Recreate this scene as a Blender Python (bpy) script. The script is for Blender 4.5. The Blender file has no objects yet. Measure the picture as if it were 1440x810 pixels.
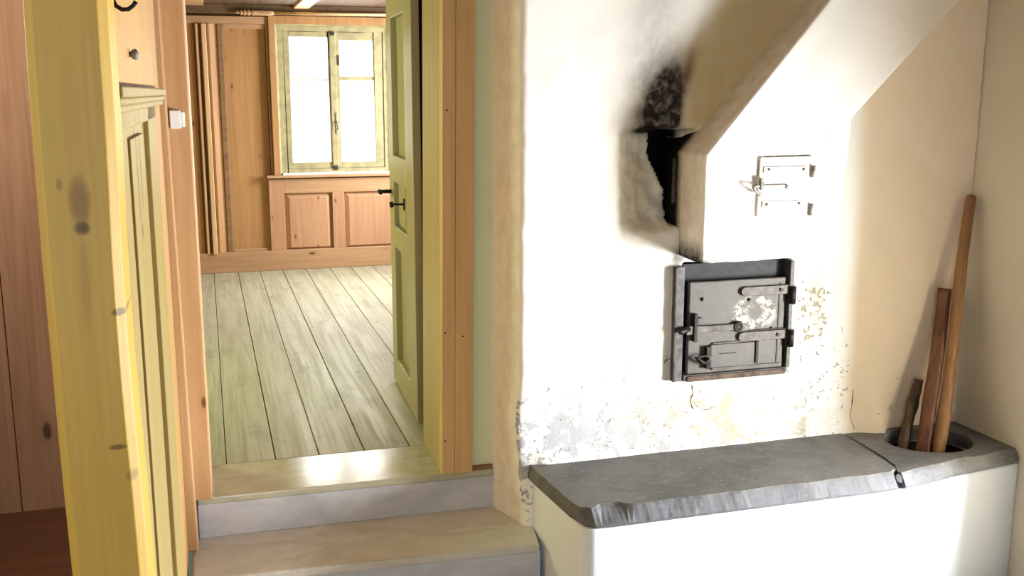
import bpy, bmesh, math, random
from mathutils import Vector, noise
random.seed(7)
S = bpy.context.scene
COL = S.collection

# ---------------------------------------------------------------- camera, world, light, exposure
cam_d = bpy.data.cameras.new('camera'); cam = bpy.data.objects.new('camera', cam_d); COL.objects.link(cam)
cam_d.sensor_width = 36.0; cam_d.lens = 36.0 * 1440 / 1440; cam_d.clip_start = 0.05
cam.location = (0, 0, 1.6)
cam.rotation_euler = (math.radians(90 - 10.8117), 0, math.radians(-16.5626))
S.camera = cam
S.view_settings.view_transform = 'Standard'; S.view_settings.look = 'None'
S.view_settings.exposure = 0.0; S.view_settings.gamma = 1.0; S.view_settings.use_curve_mapping = False
S.cycles.use_denoising = True
S.cycles.max_bounces = 12; S.cycles.diffuse_bounces = 8
S.cycles.sample_clamp_indirect = 6

W = bpy.data.worlds.new('world'); S.world = W; W.use_nodes = True
W.node_tree.nodes['Background'].inputs[0].default_value = (0.96, 0.98, 1.0, 1)
W.node_tree.nodes['Background'].inputs[1].default_value = 3.0

def area(name, loc, target, sx, sy, power, col, spread=180):
    l = bpy.data.lights.new(name, 'AREA'); l.shape = 'RECTANGLE'; l.size = sx; l.size_y = sy
    l.energy = power; l.color = col; l.spread = math.radians(spread)
    o = bpy.data.objects.new(name, l); COL.objects.link(o); o.location = loc
    d = Vector(target) - Vector(loc)
    o.rotation_euler = d.to_track_quat('-Z', 'Y').to_euler(); return o
# daylight entering the window openings, plus added fill lamps
area('daylight_kitchen_window', (3.66, 2.47, 0.42), (0, 2.47, 0.42), 0.62, 0.98, 330, (0.97, 0.985, 1.0))
area('daylight_far_window', (1.15, 9.78, 1.53), (1.15, 0, 1.53), 0.86, 1.22, 40, (1.0, 0.99, 0.98))
area('daylight_far_side_window', (2.66, 8.35, 1.45), (0, 8.35, 0.75), 0.9, 1.2, 190, (0.86, 0.93, 1.0))
area('daylight_garden_window', (-1.42, 5.75, 1.45), (2, 5.75, 1.25), 0.9, 1.2, 50, (0.82, 1.0, 0.42))
area('fill_rear', (-0.45, -2.1, 1.3), (-0.45, 4, 1.3), 1.3, 1.1, 42, (0.72, 0.87, 1.0))  # added fill lamp behind an unseen rear opening
area('fill_left', (-1.9, 1.05, 1.45), (2, 1.05, 1.25), 0.86, 1.05, 10, (0.88, 0.95, 1.0))  # added side fill for post and alcove; its window is unseen
area('fill_alcove', (-1.88, 3.4, 2.0), (2, 3.4, 2.0), 0.7, 0.5, 42, (1.0, 0.96, 0.88))  # added lamp brightening the upper alcove boards from an unseen window

# ---------------------------------------------------------------- helpers
def lin(c):
    return tuple(((v / 255) / 12.92 if v / 255 <= 0.04045 else ((v / 255 + 0.055) / 1.055) ** 2.4) for v in c[:3]) + (1.0,)
WL = {}
def wloc(o): return WL.get(o.name, Vector((0, 0, 0)))
def thing(name, label, cat, loc=(0, 0, 0), group=None):
    o = bpy.data.objects.new(name, None); COL.objects.link(o); o.location = loc
    o.empty_display_size = 0.05
    WL[o.name] = Vector(loc); o['label'] = label; o['category'] = cat
    if group: o['group'] = group
    return o
def tag(o, label, cat, group=None):
    o['label'] = label; o['category'] = cat
    if group: o['group'] = group
    return o
def struct_root(name, loc=(0, 0, 0)):
    o = bpy.data.objects.new(name, None); COL.objects.link(o); o.location = loc; o.empty_display_size = 0.05
    WL[o.name] = Vector(loc); o['kind'] = 'structure'; return o

class MB:
    def __init__(s): s.v = []; s.f = []; s.sm = []
    def add(s, vs, fs, smooth=False):
        b = len(s.v); s.v += [tuple(p) for p in vs]
        for f in fs: s.f.append([b + i for i in f]); s.sm.append(smooth)
        return s
    def box(s, x0, x1, y0, y1, z0, z1):
        v = [(x, y, z) for z in (z0, z1) for y in (y0, y1) for x in (x0, x1)]
        return s.add(v, [(0, 2, 3, 1), (4, 5, 7, 6), (0, 1, 5, 4), (2, 6, 7, 3), (0, 4, 6, 2), (1, 3, 7, 5)])
    def hexa(s, p8):
        return s.add(p8, [(0, 2, 3, 1), (4, 5, 7, 6), (0, 1, 5, 4), (2, 6, 7, 3), (0, 4, 6, 2), (1, 3, 7, 5)])
    def prism(s, poly, z0, z1):
        n = len(poly)
        v = [(x, y, z0) for x, y in poly] + [(x, y, z1) for x, y in poly]
        fs = [tuple(range(n - 1, -1, -1)), tuple(range(n, 2 * n))]
        fs += [(i, (i + 1) % n, n + (i + 1) % n, n + i) for i in range(n)]
        return s.add(v, fs)
    def prism_y(s, poly, y0, y1):      # poly in (x,z)
        n = len(poly)
        v = [(x, y0, z) for x, z in poly] + [(x, y1, z) for x, z in poly]
        fs = [tuple(range(n)), tuple(range(2 * n - 1, n - 1, -1))]
        fs += [(i, n + i, n + (i + 1) % n, (i + 1) % n) for i in range(n)]
        return s.add(v, fs)
    def loft(s, rings, closed=True, cap=True, smooth=True):
        n = len(rings[0]); v = [p for r in rings for p in r]; fs = []
        for k in range(len(rings) - 1):
            for i in range(n if closed else n - 1):
                j = (i + 1) % n
                fs.append((k * n + i, k * n + j, (k + 1) * n + j, (k + 1) * n + i))
        s.add(v, fs, smooth)
        if cap:
            s.add(rings[0], [tuple(range(n - 1, -1, -1))]); s.add(rings[-1], [tuple(range(n))])
        return s
    def tube(s, pts, rads, n=12, smooth=True, squash=None):
        pts = [Vector(p) for p in pts]
        if not hasattr(rads, '__len__'): rads = [rads] * len(pts)
        rings = []; up = None
        for i, p in enumerate(pts):
            t = (pts[min(i + 1, len(pts) - 1)] - pts[max(i - 1, 0)]).normalized()
            if up is None:
                up = t.orthogonal().normalized()
            a = (up - t * up.dot(t)).normalized(); up = a; b = t.cross(a)
            rings.append([p + (a * math.cos(2 * math.pi * k / n) + b * math.sin(2 * math.pi * k / n)) * rads[i] for k in range(n)])
        return s.loft(rings, smooth=smooth)
    def disc_y(s, x, z, r, y0, y1, n=16):   # short cylinder along Y
        return s.tube([(x, y0, z), (x, y1, z)], r, n)
    def ring_y(s, x, z, R, r, y, n=20, m=8, sx=1, sz=1):
        v = []; fs = []
        for i in range(n):
            a = 2 * math.pi * i / n
            for j in range(m):
                b = 2 * math.pi * j / m
                rr = R + r * math.cos(b)
                v.append((x + sx * rr * math.cos(a), y + r * math.sin(b), z + sz * rr * math.sin(a)))
        for i in range(n):
            for j in range(m):
                fs.append((i * m + j, ((i + 1) % n) * m + j, ((i + 1) % n) * m + (j + 1) % m, i * m + (j + 1) % m))
        return s.add(v, fs, True)
    def grid(s, nu, nv, fn, smooth=True):
        v = [fn(i / (nu - 1), j / (nv - 1)) for j in range(nv) for i in range(nu)]
        fs = [(j * nu + i, j * nu + i + 1, (j + 1) * nu + i + 1, (j + 1) * nu + i) for j in range(nv - 1) for i in range(nu - 1)]
        return s.add(v, fs, smooth)
    def dome(s, c, r, axis, n=12, m=5):    # half sphere bulging along axis
        ax = Vector(axis).normalized(); a = ax.orthogonal().normalized(); b = ax.cross(a); c = Vector(c)
        rings = []
        for k in range(m):
            t = (math.pi / 2) * k / (m - 0.6)
            rings.append([c + ax * (r * math.sin(t)) + (a * math.cos(2 * math.pi * i / n) + b * math.sin(2 * math.pi * i / n)) * r * math.cos(t) for i in range(n)])
        return s.loft(rings)
    def build(s, name, mat, parent=None, bevel=0.0, seg=2, loc=None, fix=True):
        me = bpy.data.meshes.new(name)
        off = wloc(parent) if parent else Vector(loc or (0, 0, 0))
        me.from_pydata([tuple(Vector(p) - off) for p in s.v], [], s.f)
        for i, p in enumerate(me.polygons): p.use_smooth = s.sm[i]
        if fix:
            bm = bmesh.new(); bm.from_mesh(me); bmesh.ops.remove_doubles(bm, verts=bm.verts, dist=1e-5)
            bmesh.ops.recalc_face_normals(bm, faces=bm.faces); bm.to_mesh(me); bm.free()
        me.update()
        o = bpy.data.objects.new(name, me); COL.objects.link(o)
        if mat: me.materials.append(mat)
        if parent: o.parent = parent; WL[o.name] = off
        elif loc: o.location = loc; WL[o.name] = off
        if bevel:
            m = o.modifiers.new('bevel', 'BEVEL'); m.width = bevel; m.segments = seg; m.limit_method = 'ANGLE'; m.angle_limit = math.radians(40)
        return o
def struct(name, mb, mat, parent=None, **k):
    o = mb.build(name, mat, parent, **k)
    if not parent: o['kind'] = 'structure'
    return o
def nz(x, y, z, s=1.0): return noise.noise(Vector((x * s, y * s, z * s)))
def sm(a, b, x):
    t = max(0.0, min(1.0, (x - a) / (b - a))); return t * t * (3 - 2 * t)
def gs(x, c, s): return math.exp(-((x - c) / s) ** 2)

# ---------------------------------------------------------------- materials
class NT:
    def __init__(s, name):
        s.m = bpy.data.materials.new(name); s.m.use_nodes = True; s.t = s.m.node_tree
        s.b = s.t.nodes['Principled BSDF']; s.L = s.t.links
    def n(s, typ, **k):
        x = s.t.nodes.new(typ)
        for a, v in k.items(): setattr(x, a, v)
        return x
    def put(s, sock, v):
        if isinstance(v, bpy.types.NodeSocket): s.L.new(v, sock)
        elif v is not None: sock.default_value = v
    def coord(s): return s.n('ShaderNodeTexCoord').outputs['Object']
    def mapv(s, v, scale=(1, 1, 1), loc=(0, 0, 0)):
        x = s.n('ShaderNodeMapping'); s.put(x.inputs['Vector'], v); x.inputs['Scale'].default_value = scale; x.inputs['Location'].default_value = loc
        return x.outputs[0]
    def noise(s, v, scale, detail=5, rough=0.55, dist=0.0):
        x = s.n('ShaderNodeTexNoise'); s.put(x.inputs['Vector'], v); x.inputs['Scale'].default_value = scale
        x.inputs['Detail'].default_value = detail; x.inputs['Roughness'].default_value = rough; x.inputs['Distortion'].default_value = dist
        return x.outputs[0]
    def math(s, op, a, b=None, clamp=False):
        x = s.n('ShaderNodeMath', operation=op, use_clamp=clamp); s.put(x.inputs[0], a)
        if b is not None: s.put(x.inputs[1], b)
        return x.outputs[0]
    def rng(s, v, a, b, c=0.0, d=1.0, smooth=True):
        x = s.n('ShaderNodeMapRange', interpolation_type='SMOOTHSTEP' if smooth else 'LINEAR'); s.put(x.inputs[0], v)
        for i, q in enumerate((a, b, c, d)): x.inputs[i + 1].default_value = q
        return x.outputs[0]
    def mix(s, f, a, b):
        x = s.n('ShaderNodeMix', data_type='RGBA'); s.put(x.inputs[0], f); s.put(x.inputs[6], a); s.put(x.inputs[7], b)
        return x.outputs[2]
    def attr(s, name): return s.n('ShaderNodeAttribute', attribute_name=name).outputs['Fac']
    def bump(s, h, strength=0.3, dist=0.01):
        x = s.n('ShaderNodeBump'); s.put(x.inputs['Height'], h); x.inputs['Strength'].default_value = strength; x.inputs['Distance'].default_value = dist
        s.L.new(x.outputs[0], s.b.inputs['Normal'])
    def fin(s, col, rough=0.7, metal=0.0, spec=0.4):
        s.put(s.b.inputs['Base Color'], col); s.put(s.b.inputs['Roughness'], rough); s.put(s.b.inputs['Metallic'], metal)
        s.b.inputs['Specular IOR Level'].default_value = spec
        return s.m

def desat(c, k):
    l = 0.3 * c[0] + 0.59 * c[1] + 0.11 * c[2]; return tuple(v + (l - v) * k for v in c)
def wood(name, base, dark, axis=2, knots=0.5, rough=0.6, seed=0.0, knotcol=(84, 52, 30), grain=0.6, bump=0.12, spec=0.35, kscale=3.2, sat=0.14, marks=(), ax_marks=0):
    base, dark = desat(base, sat), desat(dark, sat)
    t = NT(name); c = t.coord()
    sc = [9.0] * 3; sc[axis] = 0.55
    g1 = t.noise(t.mapv(c, tuple(sc), (seed, seed * 1.7, seed * 0.6)), 1.6, 4, 0.6, 0.8)
    sf = [70.0] * 3; sf[axis] = 1.6
    g2 = t.noise(t.mapv(c, tuple(sf), (seed, 0, seed)), 1.0, 4, 0.6, 0.2)
    big = t.noise(t.mapv(c, (1, 1, 1), (seed * 3, 0, 0)), 1.3, 2)
    f = t.math('ADD', t.math('MULTIPLY', g1, 0.6), t.math('MULTIPLY', g2, 0.4))
    f = t.rng(f, 0.36, 0.66, 0.0, grain)
    col = t.mix(f, lin(base), lin(dark))
    col = t.mix(t.rng(big, 0.35, 0.7, 0.0, 0.25), col, lin(tuple(v * 0.86 for v in base)))
    if knots > 0:
        sk = [2.4] * 3; sk[axis] = 1.0
        v = t.n('ShaderNodeTexVoronoi'); t.put(v.inputs['Vector'], t.mapv(c, tuple(sk), (seed * 2.3, seed, seed * 0.9))); v.inputs['Scale'].default_value = kscale
        d = t.math('ADD', v.outputs['Distance'], t.math('MULTIPLY', t.math('SUBTRACT', g2, 0.5), 0.06))
        sep = t.n('ShaderNodeSeparateColor'); t.L.new(v.outputs['Color'], sep.inputs[0])
        gate = t.math('LESS_THAN', sep.outputs[0], knots)
        k = t.math('MULTIPLY', t.rng(d, 0.05, 0.135, 0.85, 0.0), gate)
        halo = t.math('MULTIPLY', t.rng(d, 0.10, 0.30, 0.30, 0.0), gate)
        col = t.mix(halo, col, lin(dark)); col = t.mix(k, col, lin(knotcol))
    if marks:
        x = t.n('ShaderNodeSeparateXYZ'); t.L.new(c, x.inputs[0]); A = x.outputs[ax_marks]; Z = x.outputs[2]
        for (ca, cz, ra, rz, st, mc) in marks:
            da = t.math('DIVIDE', t.math('SUBTRACT', A, ca), ra); dz = t.math('DIVIDE', t.math('SUBTRACT', Z, cz), rz)
            q = t.math('ADD', t.math('MULTIPLY', da, da), t.math('MULTIPLY', dz, dz))
            q = t.math('ADD', q, t.math('MULTIPLY', t.math('SUBTRACT', g1, 0.5), 1.6))
            col = t.mix(t.rng(q, 0.1, 1.2, st, 0.0), col, lin(mc))
    t.bump(f, bump, 0.004)
    return t.fin(col, rough, 0, spec)

def plain(name, c, rough=0.6, metal=0.0, var=0.12, scale=20, spec=0.4, bump=0.0):
    t = NT(name); co = t.coord(); n = t.noise(co, scale, 5)
    col = t.mix(t.rng(n, 0.35, 0.7, 0, 1), lin(c), lin(tuple(v * (1 - var) for v in c)))
    if bump: t.bump(n, bump, 0.004)
    return t.fin(col, rough, metal, spec)

M = {}
M['pine'] = wood('pine_pale', (228, 184, 128), (196, 140, 84), 2, 0.35, 0.6, 1.3)
M['pine_x'] = wood('pine_pale_across', (186, 140, 94), (158, 108, 66), 0, 0.45, 0.6, 2.1)
M['pine_panel'] = wood('pine_panel', (180, 130, 76), (148, 98, 52), 2, knots=0.55, rough=0.6, seed=4.4, kscale=4.4, sat=0.08)
M['pine_pink'] = wood('pine_wainscot', (188, 136, 94), (160, 104, 66), 2, 0.6, 0.6, 5.2, kscale=5.2)
M['pine_dark'] = wood('pine_dark', (150, 108, 66), (104, 66, 36), 0, 0.2, 0.65, 3.3)
M['ceiling_wood'] = wood('ceiling_wood', (108, 78, 46), (66, 44, 24), 1, 0.3, 0.7, 6.1)
M['red_wood'] = wood('alcove_wood', (178, 128, 84), (134, 86, 50), 2, 0.5, 0.55, 7.7, sat=0.22, kscale=2.8, knotcol=(52, 26, 14))
M['alcove_floor'] = wood('alcove_floor_wood', (112, 68, 38), (78, 44, 24), 0, 0.4, 0.6, 8.4)
M['post'] = wood('post_wood', (200, 162, 66), (176, 134, 46), 2, 0.12, 0.5, 9.2, grain=0.5, sat=0.06, kscale=3.0, knotcol=(110, 76, 30),
    marks=((0.0, 1.42, 0.020, 0.05, 0.75, (122, 88, 40)), (0.0, 1.375, 0.016, 0.014, 0.85, (70, 46, 22)), (-0.002, 1.28, 0.010, 0.10, 0.35, (140, 104, 46)),
           (0.049, 1.227, 0.014, 0.008, 0.8, (84, 58, 24)), (0.030, 0.985, 0.018, 0.006, 0.75, (80, 54, 24)), (0.05, 0.93, 0.012, 0.012, 0.5, (110, 76, 34)), (-0.03, 1.45, 0.006, 0.012, 0.5, (120, 86, 40))))
M['clad'] = wood('cladding_wood', (154, 136, 84), (132, 112, 62), 2, 0.12, 0.55, 10.5, grain=0.45, sat=0.0,
    marks=((-0.50, 1.93, 0.012, 0.16, 0.85, (60, 44, 20)), (-0.40, 1.97, 0.012, 0.15, 0.8, (60, 44, 20)), (-0.47, 1.80, 0.03, 0.025, 0.6, (80, 58, 28))), ax_marks=1)
M['clad_board'] = wood('upper_board_wood', (190, 148, 88), (164, 120, 64), 2, 0.1, 0.6, 11.5, sat=0.1, grain=0.4)
M['jamb'] = wood('door_casing_wood', (202, 158, 108), (174, 124, 76), 2, 0.3, 0.55, 12.4, kscale=4.2)
M['jamb_r'] = wood('right_casing_wood', (218, 176, 110), (192, 146, 82), 2, 0.14, 0.55, 13.1, kscale=4.0, sat=0.22)
M['gap_shade'] = wood('gap_shade_wood', (86, 58, 28), (58, 36, 16), 2, 0.0, 0.7, 16.0)  # dark tone painting the shade of the door's hinge gap
M['green'] = wood('green_door_paint', (164, 152, 106), (138, 124, 78), 2, 0.06, 0.38, 14.2, grain=0.4, spec=0.5)
M['green_jamb'] = wood('green_jamb_paint', (178, 166, 112), (148, 130, 80), 2, 0.1, 0.38, 15.2, grain=0.5, spec=0.5)
M['sash'] = plain('window_paint', (166, 154, 112), 0.5, 0, 0.14, 12)
M['iron'] = plain('black_iron', (38, 33, 30), 0.5, 0.6, 0.4, 40, bump=0.2)
M['iron_soot'] = plain('sooty_iron', (30, 32, 34), 0.6, 0.3, 0.5, 25, bump=0.2)
M['soot'] = plain('soot_black', (22, 20, 18), 0.95, 0, 0.5, 30, 0.1, 0.4)
M['crack_shadow'] = plain('crack_shadow_brown', (96, 82, 66), 0.95, 0, 0.3, 30)  # dark brown paints the shade inside the plaster cracks
M['white_plastic'] = plain('white_plastic', (236, 238, 240), 0.35, 0, 0.02, 5)
M['white_iron'] = plain('whitewashed_iron', (236, 233, 226), 0.6, 0, 0.06, 30, bump=0.15)
M['rivet_grey'] = plain('worn_rivet_iron', (150, 146, 138), 0.6, 0.2, 0.3, 60)
M['white_hood'] = None

def plank_floor_mat():
    t = NT('scrubbed_floor_boards'); c = t.coord()
    g1 = t.noise(t.mapv(c, (9, 0.5, 9)), 1.6, 4, 0.6, 0.7); g2 = t.noise(t.mapv(c, (70, 1.4, 70)), 1.0, 4)
    bl = t.noise(t.mapv(c, (2.5, 1.2, 1)), 2.0, 4, 0.6, 0.3)
    f = t.rng(t.math('ADD', t.math('MULTIPLY', g1, 0.5), t.math('MULTIPLY', g2, 0.5)), 0.38, 0.66, 0, 0.7)
    col = t.mix(f, lin((178, 173, 146)), lin((140, 132, 102)))
    col = t.mix(t.rng(bl, 0.52, 0.72, 0, 0.45), col, lin((126, 114, 82)))
    v = t.n('ShaderNodeTexVoronoi'); t.put(v.inputs['Vector'], t.mapv(c, (2.2, 1.1, 0.1), (0.3, 0.1, 0))); v.inputs['Scale'].default_value = 2.6
    sep = t.n('ShaderNodeSeparateColor'); t.L.new(v.outputs['Color'], sep.inputs[0])
    k = t.math('MULTIPLY', t.rng(v.outputs['Distance'], 0.03, 0.11, 0.6, 0), t.math('LESS_THAN', sep.outputs[0], 0.5))
    col = t.mix(k, col, lin((92, 78, 50)))
    t.bump(f, 0.15, 0.004)
    return t.fin(col, t.rng(g1, 0.3, 0.7, 0.42, 0.58), 0, 0.45)
M['floor'] = plank_floor_mat()

def marble(name, a, b, vein, rg=(0.3, 0.45)):
    t = NT(name); c = t.coord()
    n1 = t.noise(t.mapv(c, (1, 2, 2)), 2.2, 6, 0.6, 1.2); n2 = t.noise(c, 40, 4)
    n3 = t.noise(t.mapv(c, (1, 1.6, 3), (4, 1, 2)), 3.0, 5, 0.6, 1.5)
    col = t.mix(t.rng(n1, 0.35, 0.7, 0, 1), lin(a), lin(b))
    ve = t.math('ABSOLUTE', t.math('SUBTRACT', n3, 0.5))
    col = t.mix(t.rng(ve, 0.0, 0.09, 0.16, 0), col, lin(vein))
    col = t.mix(t.rng(n2, 0.55, 0.75, 0, 0.18), col, lin(vein))
    t.bump(n2, 0.05, 0.002)
    return t.fin(col, t.rng(n1, 0.3, 0.7, rg[0], rg[1]), 0, 0.5)
M['marble_riser'] = marble('pale_blue_marble', (200, 204, 214), (176, 180, 194), (156, 158, 172))
M['marble_tread'] = marble('worn_grey_marble', (206, 205, 202), (182, 180, 174), (156, 152, 144))
M['marble_gloss'] = marble('polished_threshold_marble', (190, 190, 170), (168, 166, 144), (146, 142, 122), (0.12, 0.22))

def slate():
    t = NT('dark_slate'); c = t.coord()
    n1 = t.noise(c, 5, 6, 0.6, 0.5); n2 = t.noise(t.mapv(c, (20, 40, 40)), 1.5, 5, 0.65); n3 = t.noise(c, 70, 3)
    edge = t.attr('edge')
    col = t.mix(t.rng(n1, 0.3, 0.7), lin((76, 76, 76)), lin((98, 97, 94)))
    col = t.mix(t.rng(n2, 0.5, 0.75, 0, 0.45), col, lin((136, 134, 132)))
    col = t.mix(t.rng(n3, 0.66, 0.74, 0, 0.5), col, lin((190, 186, 178)))
    col = t.mix(t.math('MULTIPLY', edge, t.rng(n2, 0.35, 0.6, 0.2, 0.9)), col, lin((92, 95, 102)))
    t.bump(t.math('ADD', n1, t.math('MULTIPLY', n2, 0.5)), 0.35, 0.006)
    return t.fin(col, 0.62, 0, 0.4)
M['slate'] = slate()

def plaster(name, base=(240, 238, 232), cream=(242, 228, 206), attrs=True, speck=0.0, bump=0.25):
    t = NT(name); c = t.coord()
    nA = t.noise(c, 3.0, 6, 0.6); nB = t.noise(c, 14, 6, 0.62, 0.3); nC = t.noise(c, 60, 4, 0.6); nD = t.noise(t.mapv(c, (1, 1, 1), (5, 3, 1)), 30, 4, 0.6, 0.5)
    col = t.mix(t.rng(nA, 0.35, 0.7, 0, 0.25), lin(base), lin(tuple(v * 0.95 for v in base)))
    h = t.math('ADD', t.math('MULTIPLY', nA, 1.2), t.math('ADD', t.math('MULTIPLY', nB, 0.5), t.math('MULTIPLY', nC, 0.12)))
    if attrs:
        cr = t.attr('cream'); col = t.mix(cr, col, t.mix(t.rng(nA, 0.3, 0.7, 0, 0.5), lin(cream), lin((236, 216, 190))))
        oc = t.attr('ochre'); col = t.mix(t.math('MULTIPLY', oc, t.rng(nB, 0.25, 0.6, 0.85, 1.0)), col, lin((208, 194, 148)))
        pe = t.attr('peel')
        pf = t.rng(t.math('ADD', t.math('ADD', t.math('MULTIPLY', nB, 0.75), t.math('MULTIPLY', nC, 0.25)), t.math('MULTIPLY', pe, 0.22)), 0.635, 0.665, 0, 0.85)
        pf = t.math('MULTIPLY', pf, t.rng(pe, 0.02, 0.2))
        col = t.mix(pf, col, t.mix(nC, lin((136, 140, 147)), lin((176, 179, 184))))
        sp = t.attr('speck')
        sf = t.math('MULTIPLY', t.rng(t.math('ADD', t.math('ADD', t.math('MULTIPLY', nD, 0.6), t.math('MULTIPLY', nC, 0.4)), t.math('MULTIPLY', sp, 0.16)), 0.665, 0.70, 0, 0.8), t.rng(sp, 0.02, 0.2))
        col = t.mix(sf, col, lin((110, 102, 88)))
        di = t.attr('dirt_shade'); col = t.mix(t.math('MULTIPLY', di, t.rng(nB, 0.3, 0.65, 0.3, 1.0)), col, lin((172, 164, 144)))  # real stains below the oven, painted shade on the side faces
        br = t.attr('brown'); col = t.mix(t.math('MULTIPLY', br, t.rng(nB, 0.2, 0.6, 0.5, 1.0)), col, lin((112, 74, 34)))
        so = t.attr('soot')
        so2 = t.rng(t.math('ADD', so, t.math('MULTIPLY', t.math('SUBTRACT', nD, 0.5), t.math('MULTIPLY', so, 0.9))), 0.0, 1.0, 0, 1, False)
        col = t.mix(so2, col, t.mix(t.rng(so, 1.0, 1.15), t.mix(t.rng(nB, 0.35, 0.65), lin((58, 53, 44)), lin((34, 31, 28))), lin((14, 13, 12))))
        h = t.math('SUBTRACT', h, t.math('MULTIPLY', pf, 0.35))
        h = t.math('ADD', h, t.math('MULTIPLY', t.attr('rough'), t.math('MULTIPLY', nD, 2.0)))
    elif speck:
        x = t.n('ShaderNodeSeparateXYZ'); t.L.new(c, x.inputs[0])
        low = t.rng(x.outputs[2], 0.15, 1.5, 1.0, 0.0)
        sf = t.rng(t.math('ADD', t.math('ADD', t.math('MULTIPLY', nD, 0.6), t.math('MULTIPLY', nC, 0.4)), t.math('MULTIPLY', low, 0.06)), 0.70, 0.73, 0, 0.6)
        col = t.mix(sf, col, lin((120, 106, 84)))
    t.bump(h, bump, 0.012)
    return t.fin(col, 0.85, 0, 0.2)
M['plaster_fire'] = plaster('whitewashed_plaster')
M['plaster'] = plaster('plain_plaster', (216, 222, 232), attrs=False)
M['plaster_green'] = plaster('pale_green_plaster', (212, 222, 190), attrs=False)
M['plaster_cream'] = plaster('cream_plaster', (204, 196, 176), attrs=False, speck=0.7)
M['plaster_room'] = plaster('room_plaster', (176, 168, 152), attrs=False)
M['stone_floor'] = plain('stone_floor', (150, 142, 130), 0.7, 0, 0.2, 6)
M['ash'] = plain('ash_and_soot', (58, 52, 46), 0.95, 0, 0.5, 18, 0.1, 0.6)
M['stick_long'] = wood('bark_stripped_stick', (150, 104, 60), (108, 68, 36), 2, 0.2, 0.55, 20.1, grain=0.8, kscale=7)
M['stick_red'] = wood('red_brown_stake', (116, 68, 38), (66, 36, 20), 2, 0.2, 0.6, 21.7, grain=0.9, kscale=7)
M['stick_dark'] = wood('charred_stub', (92, 72, 54), (46, 36, 28), 2, 0.2, 0.75, 22.9, grain=0.9, kscale=8)
g = NT('window_glass'); g.b.inputs['Base Color'].default_value = (1, 1, 1, 1); g.b.inputs['Roughness'].default_value = 0.0
tr = g.n('ShaderNodeBsdfTransparent'); gl = g.n('ShaderNodeBsdfGlossy'); gl.inputs['Roughness'].default_value = 0.02
mx = g.n('ShaderNodeMixShader'); mx.inputs[0].default_value = 0.05
g.L.new(tr.outputs[0], mx.inputs[1]); g.L.new(gl.outputs[0], mx.inputs[2]); g.L.new(mx.outputs[0], g.t.nodes['Material Output'].inputs[0])
M['glass'] = g.m

# ================================================================ SETTING
# --- floors
struct('floor_lower', MB().box(-1.75, 3.75, -1.95, 4.1, -0.62, -0.52), M['stone_floor'])
fl = MB(); edges = [-1.4 + 0.2035 * k for k in range(7)] + [0.016, 0.2265, 0.419, 0.6225, 0.8315, 1.049, 1.244] + [1.244 + 0.204 * k for k in range(1, 7)]
edges = sorted(edges)
for a, b in zip(edges[:-1], edges[1:]):
    if b - a < 0.1: continue
    gp = 0.0032 if not (abs(a - 0.2265) < .01 or abs(a - 0.6225) < .01) else 0.005
    fl.box(a + gp * 0.6, b - 0.0022, 4.445, 9.6, -0.03, 0.0)
fo = struct('floor', fl, M['floor'], bevel=0.0025)
struct('floor_base', MB().box(-1.6, 2.8, 4.43, 9.7, -0.08, -0.032), M['soot'])

# --- far room shell
w = MB()
w.box(-1.5, 0.60, 9.56, 9.90, 0, 2.45); w.box(1.70, 2.8, 9.56, 9.90, 0, 2.45)
w.box(0.60, 1.70, 9.56, 9.90, 0, 0.86); w.box(0.60, 1.70, 9.56, 9.90, 2.19, 2.45)
struct('wall_far', w, M['pine_panel'])
cb = MB()
for k in range(22): cb.box(-1.5 + k * 0.2, -1.5 + k * 0.2 + 0.196, 4.42, 9.6, 2.345, 2.37)
struct('ceiling', cb, M['ceiling_wood'])
w = MB()    # garden-side wall with its window opening
w.box(-1.36, -1.24, 4.42, 5.3, 0, 2.4); w.box(-1.36, -1.24, 6.2, 9.6, 0, 2.4); w.box(-1.36, -1.24, 5.3, 6.2, 0, 0.85); w.box(-1.36, -1.24, 5.3, 6.2, 2.05, 2.4)
struct('wall_left', w, M['pine_panel'])
w = MB()
w.box(2.48, 2.60, 4.42, 7.9, 0, 2.4); w.box(2.48, 2.60, 8.8, 9.6, 0, 2.4); w.box(2.48, 2.60, 7.9, 8.8, 0, 0.85); w.box(2.48, 2.60, 7.9, 8.8, 2.05, 2.4)
struct('wall_right', w, M['pine_panel'])

# --- wall between the rooms
w = MB()
w.box(-1.75, -0.06, 4.09, 4.44, -0.52, 2.45); w.box(-0.06, 0.93, 4.09, 4.44, 2.12, 2.45); w.box(1.02, 1.16, 4.075, 4.44, -0.52, 2.45)
w.box(0.93, 1.02, 4.09, 4.44, -0.52, 2.45)
struct('wall_doorway', w, M['plaster_green'])
struct('wall_partition', MB().box(1.16, 3.45, 4.36, 4.44, -0.52, 2.45), M['pine_panel'])

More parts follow.
